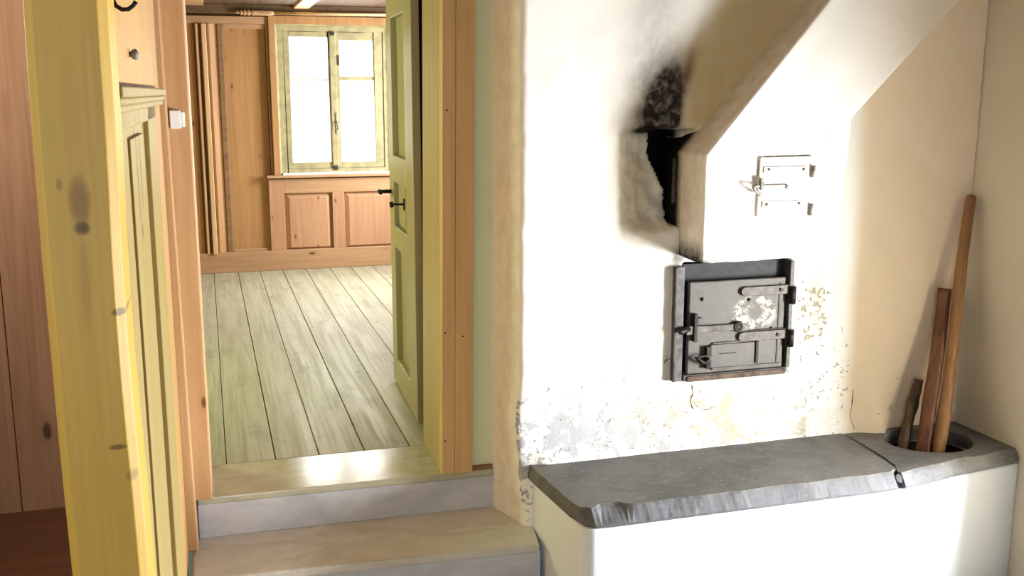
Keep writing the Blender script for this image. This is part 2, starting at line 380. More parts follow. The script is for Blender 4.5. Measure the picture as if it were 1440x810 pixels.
# --- kitchen: right wall with the low window, rear, left, ceiling
w = MB()
def rx(z): return 3.288 + 0.0065 * (z - 0.1)
def quadwall(y0, y1, z0, z1): w.hexa([(rx(z), y, z) if i == 0 else (rx(z) + 0.36, y, z) for z in (z0, z1) for y in (y0, y1) for i in (0, 1)])
quadwall(-1.95, 2.15, -0.52, 2.45); quadwall(2.82, 4.1, -0.52, 2.45); quadwall(2.15, 2.82, -0.52, -0.08); quadwall(2.15, 2.82, 0.92, 2.45)
struct('wall_kitchen_right', w, M['plaster_cream'])
w = MB(); w.box(-1.75, -1.15, -2.05, -1.85, -0.52, 2.45); w.box(0.25, 3.6, -2.05, -1.85, -0.52, 2.45)
w.box(-1.15, 0.25, -2.05, -1.85, -0.52, 0.7); w.box(-1.15, 0.25, -2.05, -1.85, 1.9, 2.45)
struct('wall_rear', w, M['plaster_room'])
w = MB(); w.box(-1.85, -1.72, -1.95, 0.6, -0.52, 2.45); w.box(-1.85, -1.72, 1.5, 3.03, -0.52, 2.45); w.box(-1.85, -1.72, 3.77, 4.1, -0.52, 2.45); w.box(-1.85, -1.72, 3.03, 3.77, -0.52, 1.73); w.box(-1.85, -1.72, 3.03, 3.77, 2.27, 2.45); w.box(-1.85, -1.72, 0.6, 1.5, -0.52, 0.9); w.box(-1.85, -1.72, 0.6, 1.5, 2.0, 2.45)
struct('wall_kitchen_left', w, M['red_wood'])
struct('ceiling_kitchen', MB().box(-1.8, 3.7, -2.0, 4.44, 2.42, 2.52), M['ceiling_wood'])

# --- alcove left of the post: dark boarded wall and raised boards
w = MB()
for k in range(8): w.box(-1.72 + k * 0.197, -1.72 + k * 0.197 + 0.194, 4.03, 4.085, 0.0, 2.42)
struct('wall_alcove', w, M['red_wood'], bevel=0.002)
w = MB()
for k in range(7): w.box(-1.70, -0.20, 2.15 + k * 0.27, 2.15 + k * 0.27 + 0.267, -0.34, 0.04)
struct('floor_alcove', w, M['alcove_floor'], bevel=0.002)

# ================================================================ FIREPLACE WALL (modelled plaster surface)
YW = 3.815
def path_point(u):          # u in metres measured along the wall from the doorway corner
    segs = [(1.122, 4.08), (1.132, 4.03), (1.160, 3.845)]
    return segs
def wall_y(x, z):
    """how far the plaster surface sits behind (+) or before (-) the wall plane"""
    y = 0.006 * nz(x, 0, z, 3.0) + 0.0035 * nz(x, 3, z, 11)
    # scooped flue opening beside the hood
    jag = 0.012 * nz(x, 7, z, 22) + 0.008 * nz(x, 2, z, 50)
    top = sm(1.462, 1.440, z + jag * 0.4); bot = sm(1.03, 1.10, z + jag)
    scoop = 0.11 * sm(1.545, 1.80, x + jag) * top * bot * sm(1.935, 1.905, x)
    scoop *= (1 + 0.25 * nz(x, 1, z, 16))
    lx = 1.735 + 0.10 * sm(1.40, 1.12, z) + 0.7 * jag
    lx = lx if z > 1.10 else lx - 0.6 * (1.10 - z)
    hole = 0.36 * sm(lx, lx + 0.028, x) * sm(1.456, 1.446, z) * sm(1.055, 1.075, z + 0.5 * jag) * sm(1.905, 1.885, x)
    # niche holding the iron oven door
    nic = 0.075 * sm(1.872, 1.88, x) * sm(2.388, 2.378, x) * sm(0.402, 0.41, z) * sm(0.905, 0.897, z)
    lip = -0.055 * gs(x, 2.845, 0.07) * sm(0.40, 0.08, z) * sm(2.93, 2.87, x)
    lip += -0.018 * sm(0.19, 0.09, z) * sm(1.2, 1.3, x)
    rough = 0.005 * nz(x, 9, z, 28) * (gs(x, 1.75, 0.12) * gs(z, 1.62, 0.2) + 0.8 * gs(x, 2.5, .1) * gs(z, .7, .2))
    return y + max(scoop, hole, nic) + lip + rough
def left_edge(z):
    e = 1.160 + 0.006 * nz(0, 0, z, 6) + 0.003 * nz(0, 5, z, 25)
    e -= 0.017 * gs(z, 0.27, 0.13)
    e += 0.020 * sm(0.05, -0.14, z)
    return e
zs = []; z = -0.2
while z < 2.44: zs.append(z); z += 0.0095 if z < 1.75 else 0.03
zs.append(2.44)
xs = []; x = 0.03
while x < 2.115:
    xs.append(x); x += 0.0095 if x < 1.6 else 0.02
xs.append(2.13)
mb = MB(); verts = []; A = {k: [] for k in ('soot', 'peel', 'ochre', 'cream', 'speck', 'dirt_shade', 'brown', 'rough')}
ncol = 0
for z in zs:
    row = []
    e = left_edge(z)
    row += [(1.118, 4.085), (1.126, 4.03), (1.126 + (e - 1.126) * 0.35, 3.98), (1.126 + (e - 1.126) * 0.7, 3.91), (e + 0.001 * nz(1, 0, z, 9), 3.855), (e + 0.004, 3.835), (e + 0.012, 3.823)]
    for x in xs:
        X = e + x
        row.append((min(X, 3.32), YW + wall_y(X, z)))
    ncol = len(row)
    for (X, Y) in row:
        verts.append((X, Y, z))
        side = 1.0 if Y > 3.83 and X < e + 0.01 else 0.0
        # soot plume above the opening, leaning with the flue
        cx = 1.765 + 0.30 * max(0, z - 1.6)
        so = 1.5 * math.exp(-((X - 1.775 - 0.28 * (z - 1.5)) / (0.115 - 0.14 * max(0, z - 1.48))) ** 2) * sm(1.42, 1.45, z) * sm(1.80, 1.50, z) if z < 1.82 else 0.0
        so += 0.75 * gs(X, cx, 0.075) * sm(1.45, 1.55, z) * sm(1.86, 1.55, z)
        so += 0.34 * gs(X, 1.69 + 0.2 * (z - 1.7), 0.12) * sm(1.5, 1.68, z)
        so *= sm(0.0, 0.07, (1.885 + 0.8 * max(0, z - 1.74)) - X + 0.02 * nz(X, 0, z, 20)) if z > 1.45 else 1
        so = min(so, 0.96)
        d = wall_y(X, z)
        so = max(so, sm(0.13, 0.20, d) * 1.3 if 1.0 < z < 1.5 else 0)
        so += 0.85 * gs(X, 1.852, 0.04) * gs(z, 0.925, 0.045)  # corner soot, deepened to stand in for the hood's shadow
        so += 0.5 * gs(X, 1.69, 0.05) * gs(z, 1.452, 0.012)  # paints the overhang's shadow along the crevice
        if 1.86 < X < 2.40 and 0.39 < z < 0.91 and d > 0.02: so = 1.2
        # sooty fringe of the oven frame
        so += 0.30 * gs(z, 0.395, 0.014) * sm(1.86, 1.9, X) * sm(2.38, 2.34, X)
        A['soot'].append(min(so, 1.3) if not side else 0)
        pl = sm(0.62, 0.12, z) * sm(2.75, 2.4, X) * 0.50 + 0.42 * gs(z, 0.21, 0.10) * gs(X, 1.5, 0.32)
        pl += 0.2 * gs(X, e + 0.02, 0.02) * sm(0.75, 0.3, z)
        A['peel'].append(0 if side else min(pl, 1.1))
        oc = sm(1.80, 1.92, X - 0.75 * max(0, z - 1.75)) * sm(1.40, 1.5, z) * sm(2.55, 2.3, X) * 0.95  # ochre here paints the tone of the hood's cast shadow
        oc = max(oc, 0.55 * gs(X, 1.68, 0.14) * gs(z, 1.22, 0.20))  # yellowish shade of the scoop painted into the colour
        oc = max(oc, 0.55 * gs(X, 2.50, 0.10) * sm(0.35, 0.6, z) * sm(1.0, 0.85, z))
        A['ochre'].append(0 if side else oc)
        cr = sm(2.66, 2.74, X + 0.02 * nz(X, 4, z, 5))
        A['cream'].append(0.0 if side else cr)
        sp = 0.9 * gs(X, 2.48, 0.12) * gs(z, 0.68, 0.2) + 0.55 * sm(0.80, 0.3, z) + 0.6 * gs(X, 1.66, 0.10) * gs(z, 1.13, 0.07) + 0.3 * gs(X, 3.0, 0.3) * gs(z, 0.3, 0.2)
        sp *= 1 - 0.62 * sm(2.64, 2.76, X)
        A['speck'].append(0.1 * side if side else min(sp, 1.0))
        A['dirt_shade'].append(0.35 * sm(4.06, 4.0, Y) if side else 1.0 * gs(X, 2.05, 0.4) * gs(z, 0.26, 0.13) + 0.8 * gs(X, 2.35, .3) * gs(z, 0.15, 0.07))  # side: painted shade of the splayed reveal; otherwise stains below the oven
        bw = 0.9 * gs(X, 1.845 + 0.25 * (z - 1.6), 0.03) * gs(z, 1.66, 0.12) + 0.6 * gs(X, 1.66, 0.025) * gs(z, 1.51, 0.035)
        A['brown'].append(bw)
        A['rough'].append(min(1, 0.8 * gs(X, 1.75, 0.13) * gs(z, 1.68, 0.25) + 0.6 * gs(X, 1.68, 0.12) * gs(z, 1.2, 0.2) + 0.7 * gs(X, 2.5, 0.1) * gs(z, 0.7, 0.2)))
faces = [(j * ncol + i, j * ncol + i + 1, (j + 1) * ncol + i + 1, (j + 1) * ncol + i) for j in range(len(zs) - 1) for i in range(ncol - 1)]
mb.add(verts, faces, True)
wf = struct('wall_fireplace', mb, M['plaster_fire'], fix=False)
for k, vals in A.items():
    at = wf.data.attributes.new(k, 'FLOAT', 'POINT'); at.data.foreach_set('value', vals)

def wall_crack(pts, r):
    mb = MB(); P = []
    for (x0, z0), (x1, z1) in zip(pts[:-1], pts[1:]):
        for k in range(5):
            a = k / 5; P.append((x0 + (x1 - x0) * a, z0 + (z1 - z0) * a))
    P.append(pts[-1])
    P = [(x + 0.004 * nz(x, 0, z, 60), z + 0.003 * nz(z, 0, x, 60)) for x, z in P]
    mb.tube([(x, YW + wall_y(x, z) + 0.001, z) for x, z in P], [r * (0.4 + 0.9 * abs(nz(x, 1, z, 40))) for x, z in P], 6)
    return mb.build('plaster_crack', M['crack_shadow'], wf)
wall_crack([(1.935, 0.392), (1.942, 0.34), (1.930, 0.30), (1.945, 0.268)], 0.004)
wall_crack([(1.945, 0.30), (1.975, 0.262), (2.02, 0.262), (2.06, 0.280)], 0.003)
wall_crack([(1.905, 0.262), (1.925, 0.245), (1.935, 0.232)], 0.003)
wall_crack([(2.735, 0.29), (2.728, 0.22), (2.722, 0.15), (2.738, 0.11)], 0.004)
wall_crack([(2.47, 0.598), (2.51, 0.604), (2.545, 0.602)], 0.0025)
wall_crack([(1.76, 0.30), (1.763, 0.25), (1.755, 0.2)], 0.0025)
wall_crack([(1.66, 0.45), (1.662, 0.40)], 0.002)
# ================================================================ FLUE HOOD
def hood_l(z): return 1.853 if z < 1.36 else 1.853 + 0.858 * (z - 1.36)
def hood_r(z): return 2.472 + 0.055 * (z - 0.94) if z < 1.50 else 2.503 + 1.0 * (z - 1.50)
YH = 3.610
stations = [0.938 + 0.02 * k for k in range(21)] + [1.352, 1.36, 1.368] + [1.39 + 0.02 * k for k in range(5)] + [1.494, 1.50, 1.506] + [1.53 + 0.03 * k for k in range(31)]
rings = []; hA = []
for z in stations:
    l, r = hood_l(z), hood_r(z); ring = []
    N = 34; rd = 0.012
    ring.append((l + 0.002, 3.99, z)); 
    for t in range(1, 7): ring.append((l + 0.002 - 0.002 * t / 6, 3.99 - (3.99 - YH - rd) * t / 6, z))
    ring += [(l + rd * (1 - math.cos(a)), YH + rd * (1 - math.sin(a)), z) for a in (0.4, 0.8, 1.2, 1.57)]
    for t in range(1, N): ring.append((l + rd + (r - l - 2 * rd) * t / N, YH, z))
    ring += [(r - rd * (1 - math.sin(a)), YH + rd * (1 - math.cos(a)), z) for a in (0.0, 0.4, 0.8, 1.2, 1.57)]
    for t in range(1, 6): ring.append((r, YH + rd + (3.99 - YH - rd) * t / 5, z))
    out = []
    for (X, Y, Z) in ring:
        q = 0.004 * nz(X, Y, Z, 5) + 0.002 * nz(X, Y, Z, 18)
        zz = Z + (0.006 * nz(X, Y, 0, 14) if Z < 0.945 else 0)
        out.append((X + q * 0.8, Y + q, zz))
    rings.append(out)
mb = MB(); mb.loft(rings, closed=True, cap=True)
hood = mb.build('flue_hood', None, loc=(0, 0, 0))
tag(hood, 'whitewashed plaster flue hood slanting up to the right above the iron oven door', 'flue hood')
HA = {k: [] for k in A}
for v in hood.data.vertices:
    X, Y, Z = v.co
    side = X < hood_l(Z) + 0.012 and Y > YH + 0.006
    for k in HA: HA[k].append(0.0)
    so = 0.85 * gs(X, 1.86, 0.035) * gs(Z, 0.955, 0.05) * (1.0 if side else 0.5) + 0.55 * sm(0.952, 0.936, Z) + 0.10 * gs(X, 2.0, .3) * gs(Z, .97, .05)
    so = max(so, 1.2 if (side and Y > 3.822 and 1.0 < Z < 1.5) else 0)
    HA['soot'][-1] = min(so, 1.2); HA['speck'][-1] = 0.25 * sm(1.0, 0.94, Z)
    HA['dirt_shade'][-1] = 0.5 if side else 0.0  # hood's left face darkened: its shade is put into the colour
    HA['ochre'][-1] = 0.15 if side else 0.0
    HA['cream'][-1] = 0.5 * sm(1.45, 1.9, Z) * sm(2.3, 2.9, X)  # cream ramp paints the light's fall-off towards the upper right
for k, vals in HA.items():
    at = hood.data.attributes.new(k, 'FLOAT', 'POINT'); at.data.foreach_set('value', vals)
hood.data.materials.append(M['plaster_fire'])
# thin crack in the hood plaster above the small door
ck = [(2.412, 1.50), (2.408, 1.478), (2.395, 1.455), (2.398, 1.43), (2.385, 1.415), (2.372, 1.405), (2.352, 1.395)]
mb = MB(); mb.tube([(a, YH + 0.0015, b) for a, b in ck], [0.0008, 0.002, 0.0024, 0.002, 0.0022, 0.0014, 0.0005], 6)
mb.build('plaster_crack', M['rivet_grey'], hood)

# ================================================================ MARBLE STEPS
t = thing('marble_step', 'lower marble step with worn grey-brown tread in front of the doorway', 'step', (0.5, 3.9, -0.52))
MB().prism([(-0.130, 4.10), (-0.130, 3.709), (1.16, 3.638), (1.198, 3.638), (1.224, 3.80), (1.20, 3.835), (1.128, 4.10)], -0.208, -0.173).build('tread', M['marble_tread'], t, bevel=0.009, seg=3)
MB().prism([(-0.107, 3.95), (-0.107, 3.722), (1.205, 3.652), (1.215, 3.95)], -0.52, -0.208).build('riser', M['marble_riser'], t, bevel=0.002)
t = thing('marble_step', 'upper marble threshold slab with pale bluish riser under the door casing', 'step', (0.5, 4.2, -0.173))
MB().prism([(-0.107, 4.446), (-0.107, 4.073), (1.122, 4.052), (1.122, 4.09), (0.905, 4.095), (0.905, 4.446)], -0.03, 0.0).build('tread', M['marble_gloss'], t, bevel=0.006, seg=3)
MB().prism([(-0.107, 4.12), (-0.107, 4.076), (1.124, 4.055), (1.124, 4.12)], -0.173, -0.03).build('riser', M['marble_riser'], t, bevel=0.003)

# ================================================================ HEARTH BENCH AND ITS STONES
HC = (2.99, 3.615)
HRX, HRY = 0.195, 0.165
bench_poly = [(1.222, 3.86), (1.226, 3.70), (1.240, 3.36)] + [(1.300 - 0.058 * math.cos(a), 3.332 - 0.060 * math.sin(a)) for a in [0.15 * k for k in range(1, 11)]] + [(2.58, 3.272), (2.76, 3.30), (2.9, 3.335), (3.288, 3.392), (3.288, 3.86)]
mb = MB(); mb.prism(bench_poly, -0.52, 0.034)
bench = mb.build('hearth_bench', M['plaster'], loc=(2.2, 3.5, -0.52))
tag(bench, 'low whitewashed masonry hearth bench under the dark slate slab', 'bench')
c = MB(); c.tube([(HC[0], HC[1], -0.24), (HC[0], HC[1], 0.2)], 1.0, 40)
c.v = [(HC[0] + (p[0] - HC[0]) * (HRX + 0.005), HC[1] + (p[1] - HC[1]) * (HRY + 0.005), p[2]) for p in c.v]
cut = c.build('cutter', None)
bo = bench.modifiers.new('pit', 'BOOLEAN'); bo.object = cut; bo.operation = 'DIFFERENCE'; bo.solver = 'EXACT'
bv = bench.modifiers.new('bevel', 'BEVEL'); bv.width = 0.012; bv.segments = 3; bv.limit_method = 'ANGLE'; bv.angle_limit = math.radians(50)
dg = bpy.context.evaluated_depsgraph_get(); dg.update()
nm = bpy.data.meshes.new_from_object(bench.evaluated_get(dg)); bench.modifiers.clear(); bench.data = nm
bpy.data.objects.remove(cut, do_unlink=True)

def sample_poly(pts, step):
    out = []
    for i, p in enumerate(pts):
        q = pts[(i + 1) % len(pts)]
        L = math.hypot(q[0] - p[0], q[1] - p[1]); n = max(1, int(L / step))
        for k in range(n): out.append((p[0] + (q[0] - p[0]) * k / n, p[1] + (q[1] - p[1]) * k / n))
    return out
ZT, ZB = 0.095, 0.035
# main slab: outline at the lower edge, worn edge set back at the top
main = sample_poly([(1.200, 3.812), (1.206, 3.70), (1.232, 3.40), (1.258, 3.30), (1.292, 3.268), (1.36, 3.264), (2.0, 3.266), (2.50, 3.268), (2.585, 3.272), (2.600, 3.305), (2.632, 3.352), (2.637, 3.40), (2.652, 3.50), (2.664, 3.63), (2.676, 3.76), (2.670, 3.812)], 0.018)
def inset(p):
    x, y = p
    f = sm(3.36, 3.27, y) * (0.052 if x < 2.55 else 0.05)
    f *= 0.75 + 0.5 * (0.5 + 0.5 * nz(x, 0, 0, 7))
    f *= 1 + 0.7 * sm(1.30, 1.34, x) * sm(1.45, 1.40, x)
    dx = 0.012 * sm(1.30, 1.22, x)
    return (x + dx, y + f)
r0, r1, r2, r3 = [], [], [], []
for (x, y) in main:
    jx = 0.003 * nz(x, y, 0, 30); jy = 0.004 * nz(x, y, 4, 24) + 0.003 * nz(x, y, 2, 60)
    front = sm(3.40, 3.28, y)
    r0.append((x + 0.006, y + 0.006, ZB)); r1.append((x + jx, y + jy * front, ZB + 0.012 + 0.006 * nz(x, y, 9, 12)))
    ix, iy = inset((x, y))
    r2.append((x + (ix - x) * 0.75 + jx, y + (iy - y) * 0.8 + jy * 0.6 * front, ZT - 0.012 + 0.004 * nz(x, y, 5, 20)))
    r3.append((ix + jx, iy + jy * front + 0.004 * front, ZT))
mb = MB(); mb.loft([r0, r1, r2, r3], smooth=False)
slab = mb.build('hearth_slab', M['slate'], loc=(1.9, 3.5, ZB))
tag(slab, 'long dark slate slab with chipped front edge on top of the white hearth bench', 'stone slab')
def edge_attr(o):
    at = o.data.attributes.new('edge', 'FLOAT', 'POINT')
    off = WL[o.name]
    at.data.foreach_set('value', [max(0.0, sm(3.42, 3.30, v.co.y + off.y) * (1 if v.co.z + off.z < ZT - 0.003 else 0.0)) for v in o.data.vertices])
edge_attr(slab)
# end stone with the round pot hole
outer = [(2.684, 3.812), (2.686, 3.79), (2.688, 3.74), (2.682, 3.63), (2.673, 3.50), (2.661, 3.40), (2.656, 3.345), (2.618, 3.296), (2.610, 3.274), (2.76, 3.296), (2.9, 3.330), (3.284, 3.388), (3.284, 3.812)]
def ray_poly(cx, cy, a, pts):
    dx, dy = math.cos(a), math.sin(a); best = None
    for i in range(len(pts)):
        (x1, y1), (x2, y2) = pts[i], pts[(i + 1) % len(pts)]
        ex, ey = x2 - x1, y2 - y1; den = dx * ey - dy * ex
        if abs(den) < 1e-9: continue
        tt = ((x1 - cx) * ey - (y1 - cy) * ex) / den; u = ((x1 - cx) * dy - (y1 - cy) * dx) / den
        if tt > 0 and -1e-6 <= u <= 1 + 1e-6 and (best is None or tt < best): best = tt
    return best
NA = 160; R = [[] for _ in range(8)]
for k in range(NA):
    a = 2 * math.pi * k / NA
    d = ray_poly(HC[0], HC[1], a, outer); px, py = HC[0] + d * math.cos(a), HC[1] + d * math.sin(a)
    ins = 0.05 * sm(3.47, 3.34, py) * (0.8 + 0.5 * nz(px, 0, 0, 6)) ; sink = 0.006 * nz(px, py, 1, 9)
    jj = 0.004 * nz(px, py, 3, 25) * sm(3.47, 3.34, py)
    R[0].append((px, py + 0.004, ZB)); R[1].append((px, py + jj, ZB + 0.014 + sink * 0.5)); R[2].append((px, py + ins * 0.7 + jj, ZT - 0.014)); R[3].append((px, py + ins, ZT - 0.003))
    w_ = 1 + 0.04 * nz(math.cos(a), math.sin(a), 3, 1.5)
    hx, hy = HC[0] + HRX * w_ * math.cos(a), HC[1] + HRY * w_ * math.sin(a)
    R[4].append((hx + 0.012 * math.cos(a), hy + 0.012 * math.sin(a), ZT + 0.002)); R[5].append((hx, hy, ZT - 0.006)); R[6].append((hx - 0.003 * math.cos(a), hy - 0.003 * math.sin(a), ZB))
mb = MB(); mb.loft(R[:7] + [R[0]], cap=False, smooth=False)
stone = mb.build('pot_hole_stone', M['slate'], loc=(2.99, 3.55, ZB))
tag(stone, 'grey end stone with a round hole at the right wall beside the cracked slab', 'stone slab')
edge_attr(stone)
# ash lining of the pit
mb = MB(); rg = []
for zz, q in ((0.028, 1.0), (-0.1, 0.985), (-0.2, 0.97), (-0.215, 0.8), (-0.20, 0.4), (-0.19, 0.02)):
    rg.append([(HC[0] + HRX * q * math.cos(2 * math.pi * k / 48), HC[1] + HRY * q * math.sin(2 * math.pi * k / 48), zz + 0.006 * nz(k, zz, q, 3)) for k in range(48)])
mb.loft(rg, cap=False)
o = mb.build('ash_lining', M['ash'], bench); o['label'] = 'dark ash and soot inside the pit'
# light mortar chip in the crack
mb = MB(); mb.dome((2.632, 3.318, 0.062), 0.024, (-0.1, -0.5, 1)); mb.v = [(p[0] + 0.004 * nz(p[0], p[1], p[2], 60), p[1] + 0.004 * nz(p[2], p[0], p[1], 60), p[2]) for p in mb.v]
mb.build('mortar_chip', M['plaster'], stone)

# ================================================================ STICKS IN THE PIT
def stick(name, p0, p1, r0_, r1_, mat, n=14, knob=0.0, square=False, round_end=True, label='', seed=0, bow=0.006):
    p0, p1 = Vector(p0), Vector(p1); ax = (p1 - p0); L = ax.length; ax.normalize()
    a = ax.orthogonal().normalized(); b = ax.cross(a); rings = []
    K = 40
    for k in range(K + 1):
        s = k / K; c = p0 + ax * L * s + a * bow * math.sin(s * 5 + seed) + b * bow * 0.8 * math.sin(s * 7 + seed * 2)
        r = r0_ + (r1_ - r0_) * s; r *= 1 + knob * nz(s * 9, seed, 0)
        ring = []
        for i in range(n):
            th = 2 * math.pi * i / n
            q = 1.0
            if square:
                q = 0.92 / max(abs(math.cos(th)), abs(math.sin(th))) * 0.9; q = min(q, 1.16)
            q *= 1 + 0.08 * nz(math.cos(th) * 1.5 + seed, math.sin(th) * 1.5, s * 5)
            ring.append(c + (a * math.cos(th) + b * math.sin(th)) * r * q)
        rings.append(ring)
    if round_end:
        c = p1 + a * bow * math.sin(5 + seed) + b * bow * .8 * math.sin(7 + seed * 2)
        last = rings[-1]
        for h, q in ((0.35, 0.92), (0.65, 0.72), (0.85, 0.4)): rings.append([c + ax * r1_ * h + (Vector(v) - c) * q for v in last])
    mb = MB(); mb.loft(rings)
    o = mb.build(name, mat, loc=tuple(p0)); tag(o, label, 'stick', 'sticks in the hearth pit'); return o
stick('wooden_stick', (2.985, 3.555, -0.195), (3.252, 3.772, 1.135), 0.031, 0.022, M['stick_long'], label='longest light brown stick leaning into the corner above the round hole', seed=1.0, knob=0.15)
stick('wooden_stick', (2.945, 3.60, -0.195), (3.145, 3.765, 0.735), 0.036, 0.033, M['stick_red'], 16, square=True, round_end=False, label='medium-length squared red-brown stake leaning on the cream wall', seed=3.1, bow=0.003)
stick('wooden_stick', (2.855, 3.655, -0.19), (3.035, 3.762, 0.325), 0.030, 0.026, M['stick_dark'], 12, square=True, round_end=False, label='short dark charred stub at the left rim of the round hole', seed=5.3, knob=0.3, bow=0.003)

# ================================================================ IRON OVEN DOOR
def oven_mat():
    t = NT('oven_plate_iron'); c = t.coord(); n = t.noise(c, 9, 5, 0.6); n2 = t.noise(c, 45, 5, 0.65); n3 = t.noise(c, 120, 3)
    col = t.mix(t.rng(n, 0.3, 0.7), lin((68, 65, 63)), lin((90, 87, 83)))
    col = t.mix(t.rng(n2, 0.52, 0.75, 0, 0.4), col, lin((50, 47, 45)))
    x = t.n('ShaderNodeSeparateXYZ'); t.L.new(c, x.inputs[0])
    dx = t.math('DIVIDE', t.math('SUBTRACT', x.outputs[0], 0.10), 0.10); dz = t.math('DIVIDE', t.math('SUBTRACT', x.outputs[2], 0.275), 0.07)
    r = t.math('SQRT', t.math('ADD', t.math('MULTIPLY', dx, dx), t.math('MULTIPLY', dz, dz)))
    ring = t.math('MULTIPLY', t.rng(t.math('ABSOLUTE', t.math('SUBTRACT', r, 0.72)), 0.1, 0.5, 1, 0), t.rng(n2, 0.46, 0.56, 0, 1))
    col = t.mix(t.math('MULTIPLY', ring, 0.6), col, lin((190, 186, 174)))
    t.bump(n2, 0.15, 0.003)
    return t.fin(col, t.rng(n, 0.3, 0.7, 0.5, 0.65), 0.25, 0.4)
M['oven_plate'] = oven_mat()
M['oven_frame'] = plain('oven_frame_iron', (84, 82, 82), 0.55, 0.25, 0.35, 30, bump=0.15)
M['oven_strap'] = plain('oven_strap_iron', (74, 69, 65), 0.5, 0.35, 0.35, 40, bump=0.15)
M['rusty'] = plain('sooty_rusty_iron', (92, 74, 62), 0.75, 0.05, 0.45, 35, bump=0.3)
OB = (2.12, 3.80, 0.40)
ov = thing('oven_door', 'large grey iron oven door with black latch set in the white wall under the hood', 'oven door', OB)
f = MB()
f.box(1.832, 1.875, 3.794, 3.83, 0.402, 0.893)                                          # left stile
f.box(2.372, 2.392, 3.796, 3.85, 0.425, 0.893)                                          # right stile
f.box(1.885, 2.375, 3.800, 3.86, 0.398, 0.424)                                          # bottom
f.build('frame', M['oven_frame'], ov, bevel=0.003)
MB().box(1.830, 1.842, 3.785, 3.80, 0.404, 0.890).build('frame_edge', M['oven_strap'], ov, bevel=0.002)
MB().hexa([(1.885, 3.795, 0.895), (2.375, 3.795, 0.895), (1.885, 3.89, 0.895), (2.375, 3.89, 0.895)][0:0] or [(1.89, 3.845, 0.815), (2.372, 3.845, 0.815), (1.89, 3.875, 0.815), (2.372, 3.875, 0.815), (1.89, 3.845, 0.895), (2.372, 3.845, 0.895), (1.89, 3.875, 0.895), (2.372, 3.875, 0.895)]).build('lintel_plate', M['iron_soot'], ov, bevel=0.002)
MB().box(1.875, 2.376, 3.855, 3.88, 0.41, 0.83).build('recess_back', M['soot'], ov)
MB().box(1.908, 2.362, 3.812, 3.836, 0.424, 0.822).build('door_leaf', M['oven_plate'], ov, bevel=0.004)
MB().box(1.90, 2.37, 3.792, 3.815, 0.396, 0.420).build('bottom_ledge', M['rusty'], ov, bevel=0.004)
for (x0, x1, z0, z1) in ((2.143, 2.398, 0.750, 0.790), (2.138, 2.388, 0.553, 0.594)):
    h = (z1 - z0) / 2; cz = (z0 + z1) / 2
    poly = [(x1, z0), (x1, z1), (x0 + h, z1)] + [(x0 + h - h * math.sin(a), cz + h * math.cos(a)) for a in (0.5, 1.0, 1.57, 2.1, 2.6)] + [(x0 + h, z0)]
    st = MB().prism_y(poly[::-1], 3.799, 3.812).build('hinge_strap', M['oven_strap'], ov, bevel=0.002)
    MB().disc_y(x0 + 0.19, cz + 0.0, 0.008, 3.793, 3.801, 10).build('rivet', M['iron'], st)
for cz in (0.748, 0.558):
    kn = MB().tube([(2.386, 3.793, cz - 0.04), (2.386, 3.793, cz + 0.035)], 0.015, 12).build('hinge_knuckle', M['iron'], ov)
# latch bar with ring pivot, keeper and handle
lb = MB(); lb.hexa([(1.99, 3.797, 0.608), (2.12, 3.797, 0.606), (1.99, 3.808, 0.608), (2.12, 3.808, 0.606), (1.99, 3.797, 0.634), (2.12, 3.797, 0.634), (1.99, 3.808, 0.634), (2.12, 3.808, 0.634)])
lb.hexa([(1.89, 3.790, 0.600), (1.99, 3.797, 0.608), (1.89, 3.80, 0.600), (1.99, 3.808, 0.608), (1.89, 3.790, 0.640), (1.99, 3.797, 0.634), (1.89, 3.80, 0.640), (1.99, 3.808, 0.634)])
lb = lb.build('latch_bar', M['oven_strap'], ov, bevel=0.002)
MB().ring_y(2.134, 0.621, 0.017, 0.008, 3.801).build('pivot_ring', M['iron'], lb)
MB().disc_y(2.134, 0.621, 0.010, 3.795, 3.806, 12).build('pivot_pin', M['iron'], lb)
MB().tube([(1.90, 3.79, 0.628), (1.875, 3.775, 0.627), (1.85, 3.765, 0.625), (1.832, 3.76, 0.632)], [0.010, 0.014, 0.013, 0.005], 10).build('latch_handle', M['iron'], lb)
kp = MB(); kp.box(1.922, 1.938, 3.786, 3.812, 0.570, 0.690); kp.box(1.915, 1.945, 3.792, 3.811, 0.648, 0.676); kp.box(1.938, 1.962, 3.80, 3.81, 0.666, 0.672)
kp.build('latch_keeper', M['iron'], ov, bevel=0.002)
# small sliding draught door
sd = MB().box(2.010, 2.228, 3.802, 3.813, 0.447, 0.548).build('draught_slide', M['oven_plate'], ov, bevel=0.002)
rails_ = MB(); rails_.box(2.02, 2.35, 3.804, 3.813, 0.436, 0.446); rails_.box(2.02, 2.14, 3.804, 3.813, 0.549, 0.556); rails_.build('slide_rail', M['oven_strap'], ov, bevel=0.001)
MB().box(2.222, 2.236, 3.796, 3.813, 0.455, 0.552).build('slide_stop', M['iron'], ov, bevel=0.002)
kb = MB(); kb.box(1.985, 2.010, 3.790, 3.813, 0.448, 0.545); kb.build('slide_grip', M['iron'], ov, bevel=0.003)
MB().ring_y(1.972, 0.494, 0.022, 0.006, 3.788, sx=1.3, sz=0.6).build('slide_ring', M['oven_strap'], ov)
MB().tube([(1.995, 3.792, 0.472), (1.965, 3.783, 0.480), (1.94, 3.78, 0.502), (1.925, 3.78, 0.506)], [0.008, 0.009, 0.006, 0.003], 8).build('slide_handle', M['iron'], ov)
MB().box(2.05, 2.13, 3.799, 3.803, 0.505, 0.509).build('slide_slot', M['iron'], ov)
